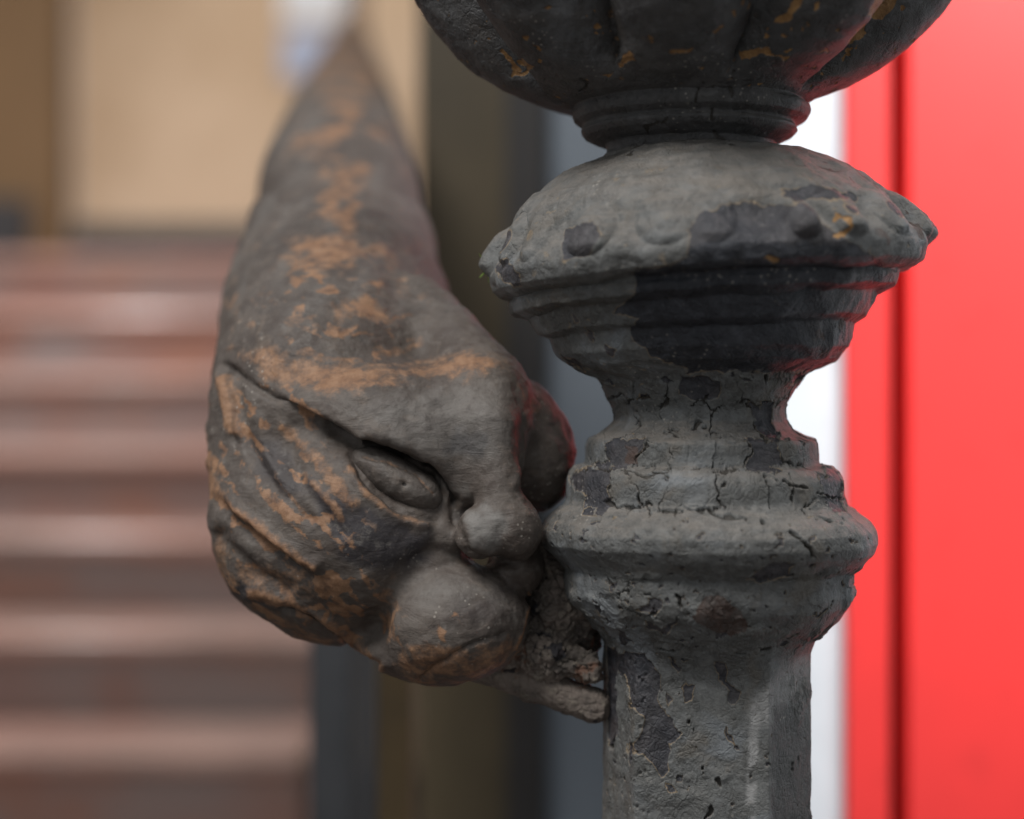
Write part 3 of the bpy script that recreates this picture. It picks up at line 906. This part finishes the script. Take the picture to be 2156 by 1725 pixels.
Vh, Qh = surface_nets(head_sdf, (370, 300, -240), (1260, 1480, 2250), 8.0)
Vh, Qh, Nh = refine(head_sdf, Vh, Qh, 1)
hx, hy = project(Vh)
near = sstep(0.30, -0.05, Nh[:, 2])       # faces towards the viewer's side
pm = Vh * (S * 1000)
wxh = fbm(pm / 4.0, 4) * 8; wyh = fbm(pm / 4.0 + 51, 4) * 8
HX, HY = hx + wxh * 0.5, hy + wyh * 0.5
disp = np.zeros(len(Vh), np.float32)
crk_dark = np.zeros(len(Vh), np.float32); ora = np.zeros(len(Vh), np.float32); dust_lit = np.zeros(len(Vh), np.float32); drk = np.zeros(len(Vh), np.float32)


def groove(pts, w, dep, c=0.0):
    global disp, crk_dark
    q = seg_dist(HX, HY, pts); disp = disp - 1.25 * dep * np.exp(-(q / w) ** 2) * near
    if c: crk_dark = np.maximum(crk_dark, c * sstep(w * 0.75, w * 0.2, q) * near)


def ridge(pts, w, hgt, o=0.0, ow=None):
    global disp, ora
    q = seg_dist(HX, HY, pts); disp = disp + 1.25 * hgt * np.exp(-(q / w) ** 2) * near
    if o: ora = np.maximum(ora, o * np.exp(-(q / (ow or w)) ** 2) * near)


def patch(pts, soft, o=0.0, du_=0.0, dk_=0.0):
    global ora, dust_lit, drk
    sd = poly_sd(hx + wxh * 1.6, hy + wyh * 1.6, pts)
    m = sstep(soft, -soft, sd) * near
    if o: ora = np.maximum(ora, o * m)
    if du_: dust_lit = np.maximum(dust_lit, du_ * m)
    if dk_: drk = np.maximum(drk, dk_ * m)


groove([(478, 772), (560, 828), (640, 868), (700, 898), (745, 932)], 9, 11, 0.5)
groove([(690, 897), (760, 942), (830, 962), (900, 992), (935, 1028), (952, 1062)], 11, 14, 0.85)
groove([(490, 790), (500, 850), (520, 930), (580, 1020), (650, 1090)], 15, 9)
groove([(470, 770), (488, 860), (494, 930)], 9, 8, 0.5)
groove([(620, 900), (610, 960), (650, 1040), (720, 1120)], 16, 6)
groove([(440, 1000), (490, 1090), (560, 1150), (650, 1215)], 16, 12)
groove([(460, 1130), (520, 1190), (600, 1240)], 16, 8)
ridge([(424, 900), (425, 960), (455, 1030), (500, 1080), (545, 1110), (610, 1160), (660, 1196)], 15, 13, 0.95, 15)
ridge([(470, 800), (482, 860), (492, 905)], 13, 9, 0.95, 15)
ridge([(545, 880), (560, 960), (600, 1030)], 14, 5)
ridge([(600, 905), (660, 960), (700, 1010), (740, 1060)], 16, 4, 0.75, 18)
ridge([(640, 1000), (690, 1050), (720, 1090)], 10, 3, 0.72, 11)
ridge([(560, 960), (590, 1020), (635, 1075)], 9, 3, 0.65, 8)
ridge([(540, 1245), (620, 1270), (690, 1310), (760, 1370), (800, 1405)], 16, 10, 0.85, 16)
groove([(600, 1280), (650, 1296), (720, 1348), (790, 1402)], 8, 13, 0.95)
groove([(905, 1158), (855, 1200), (815, 1270), (790, 1340), (800, 1392)], 22, 9)
groove([(885, 1428), (925, 1396), (985, 1362), (1060, 1335)], 6, 5, 0.55)
groove([(742, 958), (765, 1010), (800, 1045), (850, 1085), (915, 1098)], 9, 8, 0.45)
ridge([(735, 985), (770, 1040), (830, 1085), (900, 1105)], 12, 7, 0.6, 10)
groove([(958, 1050), (958, 1110), (985, 1165), (1030, 1182), (1085, 1188)], 10, 8, 0.45)
groove([(870, 1180), (915, 1160), (960, 1165)], 10, 4, 0.3)
ridge([(1108, 870), (1098, 960), (1085, 1020)], 7, 5)
ridge([(1113, 1240), (1110, 1300), (1088, 1368)], 4, 4, 0.95, 4)
disp += 2.0 * np.clip(np.floor(fbm(pm / 8.0 + 71, 5, 0.55) * 4) , -3, 3) * near * 0.3
groove([(1064, 1092), (1054, 1130), (1056, 1170)], 13, 4)
# colour fields of the wear, with some light and shade painted in
patch([(480, 735), (560, 715), (650, 745), (760, 770), (880, 755), (1000, 740), (1070, 770), (960, 795), (820, 815), (700, 830), (560, 800)], 34, o=0.86)
patch([(820, 1380), (900, 1360), (1000, 1370), (1080, 1340), (1095, 1370), (1000, 1440), (880, 1440), (820, 1420)], 28, o=0.80)
patch([(500, 1180), (620, 1190), (700, 1240), (650, 1270), (540, 1240), (480, 1210)], 24, o=0.6)
patch([(455, 1100), (480, 1180), (500, 1230), (440, 1200)], 14, o=0.7)
patch([(560, 1290), (690, 1340), (760, 1400), (640, 1360)], 18, o=0.6)
patch([(800, 1300), (840, 1260), (830, 1330), (810, 1370)], 10, o=0.65)
patch([(690, 640), (790, 620), (820, 680), (700, 690)], 24, o=0.7)
patch([(640, 500), (740, 470), (800, 540), (700, 580), (620, 570)], 34, o=0.75)
patch([(415, 700), (445, 660), (440, 860), (415, 860)], 14, o=0.7)
patch([(470, 640), (500, 580), (505, 680)], 14, o=0.55)
patch([(1060, 770), (1110, 830), (1150, 870), (1120, 900), (1090, 820)], 14, o=0.5)
for q in ([(950, 1288), (965, 1292), (958, 1308), (946, 1303)], [(922, 1315), (940, 1330), (935, 1350), (925, 1345)]): patch(q, 6, o=0.9)
patch([(700, 850), (900, 800), (1060, 800), (1090, 900), (1060, 980), (940, 990), (820, 950)], 50, du_=0.50)
patch([(975, 1080), (1040, 1070), (1070, 1110), (1040, 1165), (985, 1150)], 20, du_=1.0)  # lit spot on the nostril wing, painted through the dust field
patch([(830, 1220), (950, 1195), (1070, 1220), (1090, 1280), (1000, 1270), (880, 1300)], 50, du_=0.45)
patch([(860, 990), (960, 1020), (1000, 1000), (990, 1050), (930, 1040)], 18, du_=0.5)
patch([(640, 1010), (740, 1060), (900, 1120), (900, 1180), (830, 1210), (720, 1180)], 45, dk_=1.0)
patch([(520, 900), (600, 930), (660, 1040), (600, 1060), (530, 990)], 30, dk_=0.6)
patch([(760, 870), (900, 850), (980, 920), (960, 970), (840, 930)], 30, dk_=0.25)
patch([(950, 900), (1030, 910), (1020, 970), (930, 960)], 24, dk_=0.8)
patch([(960, 1240), (1080, 1230), (1090, 1320), (980, 1340), (900, 1330)], 40, dk_=0.45)
patch([(470, 1210), (540, 1230), (600, 1280), (500, 1270)], 20, dk_=0.8)
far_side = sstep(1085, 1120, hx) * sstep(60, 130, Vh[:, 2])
ora = ora * (1 - far_side) + 0.15 * far_side; drk = np.maximum(drk, far_side * 0.9); crk_dark = np.maximum(crk_dark, 0.9 * far_side)  # far side blackened in the colour to hold down red bounce light
disp += fbm(pm / 9.0 + 3, 3) * 4.5 + fbm(pm / 2.5 + 8, 4) * 0.8
def rail_wear_light(W, gx):
    q = W * 1000
    pn = fbm(q / np.array([12, 45, 25]), 3)
    o = 0.42 * sstep(0.62, 1.3, W[:, 1]) + (0.72 * sstep(-0.1, 0.35, pn + 0.25 * np.exp(-((gx - 725) / 60) ** 2))) * np.exp(-((gx - 725) / 100) ** 2) + 0.12  # first term paints the lighter, pinker far light into the orange
    du_ = 0.15 + 0.25 * sstep(0.0, 0.4, fbm(q / np.array([9, 60, 30]) + 7, 2))
    return o, du_


ow, dw = rail_wear_light(to_world(Vh), hx)
bl = sstep(720, 640, hy)
sa, sb = hx * 0.74 + hy * 0.67, -hx * 0.67 + hy * 0.74
strk = fbm(np.stack([sa / 150, sb / 26, 0 * sa + 3.3], -1) + fbm(pm / 6.0 + 5, 3)[:, None] * 0.5, 4)
zone_m = sstep(800, 640, hx - (hy - 1000) * 0.35) * sstep(760, 830, hy) * near
ora = np.maximum(ora, 1.0 * sstep(0.02, 0.45, strk) * zone_m)
sb2 = hy + 0.0016 * (hx - 725) ** 2
strk2 = fbm(np.stack([hx / 140, sb2 / 34, 0 * sa + 9.3], -1) + fbm(pm / 7.0 + 15, 3)[:, None] * 0.6, 4)
ora = np.maximum(ora, 0.95 * sstep(-0.08, 0.4, strk2) * sstep(790, 740, hy) * sstep(400, 560, hy) * np.exp(-((hx - 710) / 190) ** 2))
ora = np.maximum(ora, ow * bl); dust_lit = np.maximum(dust_lit, dw * bl); drk = np.maximum(drk, 0.3 * bl)
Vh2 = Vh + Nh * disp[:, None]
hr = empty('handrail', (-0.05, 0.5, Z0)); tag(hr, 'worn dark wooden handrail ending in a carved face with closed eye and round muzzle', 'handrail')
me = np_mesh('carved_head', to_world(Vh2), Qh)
for an, arr in (('orange', ora), ('crack', crk_dark), ('dust', dust_lit), ('dark', drk)): attr(me, an, arr)
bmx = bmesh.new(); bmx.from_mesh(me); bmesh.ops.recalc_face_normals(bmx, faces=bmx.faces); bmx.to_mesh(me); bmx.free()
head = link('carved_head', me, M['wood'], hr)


# eye: a long almond lid bulging from the socket
def eye_sdf(p):
    e = ell(p, (836, 1009, -60), (108, 44, 66), 32)
    e = smin(e, ell(p, (880, 1030, -70), (52, 36, 52), 30), 14)
    return e


Ve, Qe = surface_nets(eye_sdf, (720, 900, -190), (980, 1140, 70), 5.0)
Ve, Qe, Ne = refine(eye_sdf, Ve, Qe, 1)
ex, ey = project(Ve)
pme = Ve * (S * 1000)
e_w = fbm(pme / 3, 3) * 5
de = fbm(pme / 2.5 + 3, 4) * 1.6
gc = seg_dist(ex + e_w, ey + e_w, [(765, 962), (820, 972), (880, 1000), (915, 1040)])
de -= 5 * np.exp(-(gc / 6) ** 2)
hole = np.hypot(ex - 851, ey - 1020); de -= 7 * np.exp(-(hole / 7) ** 2)
me = np_mesh('closed_eye', to_world(Ve + Ne * de[:, None]), Qe)
attr(me, 'orange', 0.55 * np.exp(-(gc / 5) ** 2)); attr(me, 'crack', 0.8 * sstep(8, 3, hole))
attr(me, 'dust', 0.3 + 0 * ex); attr(me, 'dark', 0.15 + 0 * ex)
bmx = bmesh.new(); bmx.from_mesh(me); bmesh.ops.recalc_face_normals(bmx, faces=bmx.faces); bmx.to_mesh(me); bmx.free()
link('eye', me, M['wood'], head)

# the rail itself
ds = np.concatenate([np.arange(0.52, 0.8, 0.004), np.arange(0.8, 4.72, 0.02)])
tt = np.linspace(0, 2 * math.pi, 72, endpoint=False)
R = []
for d in ds:
    x, z, r = axis_at(d); r *= 0.82 + 0.18 * float(sstep(0.54, 0.66, d))
    prof = r * (1 - 0.05 * np.cos(4 * tt) * 0.6)
    R.append(np.stack([x + prof * np.sin(tt), np.full_like(tt, d) - 0.3 * prof * np.cos(tt), Z0 + z + prof * np.cos(tt)], -1))
R = np.array(R, np.float32); sh = R.shape[:2]
loc = np.arange(sh[0] * sh[1]).reshape(sh); nx = np.roll(loc, -1, 1)
Q = np.stack([loc[:-1], loc[1:], nx[1:], nx[:-1]], -1).reshape(-1, 4)
RV = R.reshape(-1, 3)
me = np_mesh('rail', RV, Q)
gx = 1078 + RV[:, 0] / RV[:, 1] * F
ow, dw = rail_wear_light(RV, gx)
attr(me, 'orange', ow); attr(me, 'crack', 0 * ow); attr(me, 'dust', dw); attr(me, 'dark', 0.3 + 0 * ow)
bmx = bmesh.new(); bmx.from_mesh(me); bmesh.ops.recalc_face_normals(bmx, faces=bmx.faces); bmx.to_mesh(me); bmx.free()
link('rail', me, M['wood'], hr)


# crusted iron core bar and bracket joining the head to the post
def bar_sdf(p):
    d = chain(p, [(960, 1380, 60, 40), (1120, 1440, 30, 36), (1250, 1486, 10, 38)], 10)
    return np.maximum(d, np.abs(p[:, 2] - 40) - 60)


def lump_sdf(p):
    d = ell(p, (1150, 1330, 90), (120, 110, 80), 10)
    d = smin(d, chain(p, [(1040, 1350, 40, 55), (1150, 1385, 10, 42), (1232, 1402, 0, 34)], 20), 20)
    d = smin(d, ell(p, (1185, 1270, 50), (75, 85, 70), 0), 25)
    d = smin(d, ell(p, (1140, 1190, 90), (70, 62, 60), 0), 18)
    d = smin(d, ell(p, (1215, 1200, 70), (60, 110, 60), 0), 18)
    return d


for fn, nm, lo, hi, amp in ((bar_sdf, 'iron_core_bar', (900, 1310, -60), (1330, 1560, 160), 3.5), (lump_sdf, 'crusted_bracket', (940, 1080, -90), (1330, 1480, 220), 11)):
    V, Q = surface_nets(fn, lo, hi, 5.0); V, Q, N = refine(fn, V, Q, 1)
    pmm = V * (S * 1000)
    h = fbm(pmm / 5.0, 5, 0.6) * amp + fbm(pmm / 1.5, 3) * amp * 0.3
    v1, v2, vh = voronoi(pmm / 3.2)
    h -= amp * 0.6 * sstep(0.10, 0.02, v2 - v1)
    me = np_mesh(nm, to_world(V + N * h[:, None]), Q)
    bmx = bmesh.new(); bmx.from_mesh(me); bmesh.ops.recalc_face_normals(bmx, faces=bmx.faces); bmx.to_mesh(me); bmx.free()
    link(nm, me, M['rust'], hr)

# ------------------------------------------------------------------ balusters under the rail
specs = [(0.80, 655, 742, 'bar', 'broad dark grey iron baluster beside the stairs, leftmost below the carved head'),
         (0.92, 750, 792, 'bar', 'thin dark grey baluster beside the golden brown one'),
         (0.66, 796, 868, 'goldbar', 'golden brown stained baluster below the carved head')]
for d, p0, p1, mt, lab in specs:
    x0, x1 = [(q - 1078) / F * d for q in (p0, p1)]
    xr_, zr_, rr_ = axis_at(d)
    b = empty('baluster', ((x0 + x1) / 2, d, 0)); tag(b, lab, 'baluster', 'balusters under the handrail')
    cx = (x0 + x1) / 2; rad = (x1 - x0) / 2
    bm = bmesh.new()
    top = Z0 + zr_ - rr_ * 0.75 - 0.012
    box_bm(bm, (x0, d - rad, 0.0), (x1, d + rad, top), rad * 0.35, 3)
    me = bpy.data.meshes.new('bar'); bm.to_mesh(me); bm.free(); link('bar', me, M[mt], b, smooth=False)
    bm = bmesh.new(); box_bm(bm, (x0 - rad * 0.3, d - rad * 1.3, top), (x1 + rad * 0.3, d + rad * 1.3, top + 0.012), 0.003)
    me = bpy.data.meshes.new('collar'); bm.to_mesh(me); bm.free(); link('collar', me, M[mt], b, smooth=False)


# ------------------------------------------------------------------ small fibres
def tube(name, paths, rad, mat, label, cat):
    cu = bpy.data.curves.new(name, 'CURVE'); cu.dimensions = '3D'; cu.bevel_depth = rad; cu.bevel_resolution = 2
    for pth in paths:
        sp = cu.splines.new('POLY'); sp.points.add(len(pth) - 1)
        for k, v in enumerate(pth): sp.points[k].co = (*v, 1)
    tmp = bpy.data.objects.new('tmp', cu); COL.objects.link(tmp)
    bpy.context.view_layer.update()
    me = bpy.data.meshes.new_from_object(tmp.evaluated_get(bpy.context.evaluated_depsgraph_get()))
    bpy.data.objects.remove(tmp)
    o = link(name, me, mat); tag(o, label, cat); return o


rg = np.random.RandomState(11)
paths = []
for k in range(16):
    a = rg.uniform(0, 6.28); pos = P(1032 + rg.uniform(-5, 6), 572 + rg.uniform(-16, 16), D); v = Vector((math.cos(a) - 0.25, -0.3, math.sin(a))) * 0.0006
    pth = []
    for j in range(7):
        pth.append(pos.copy()); v = v + Vector(rg.normal(size=3)) * 0.00025; pos = pos + v * 0.55
    paths.append(pth)
tube('fibre_tuft', paths, 0.00009, M['moss'], 'tiny green fibre tuft caught on the left tip of the beaded disc', 'fibre tuft')
pts = []
for k, (a, b) in enumerate([(1992, -8), (1990, 10), (1978, 30), (1966, 44), (1955, 52)]): pts.append(P(a, b, D))
tube('loose_thread', [pts], 0.00006, M['hair'], 'fine dark thread hanging at the right edge of the dark bowl', 'thread')

scn.render.engine = 'CYCLES'
scn.cycles.max_bounces = 6
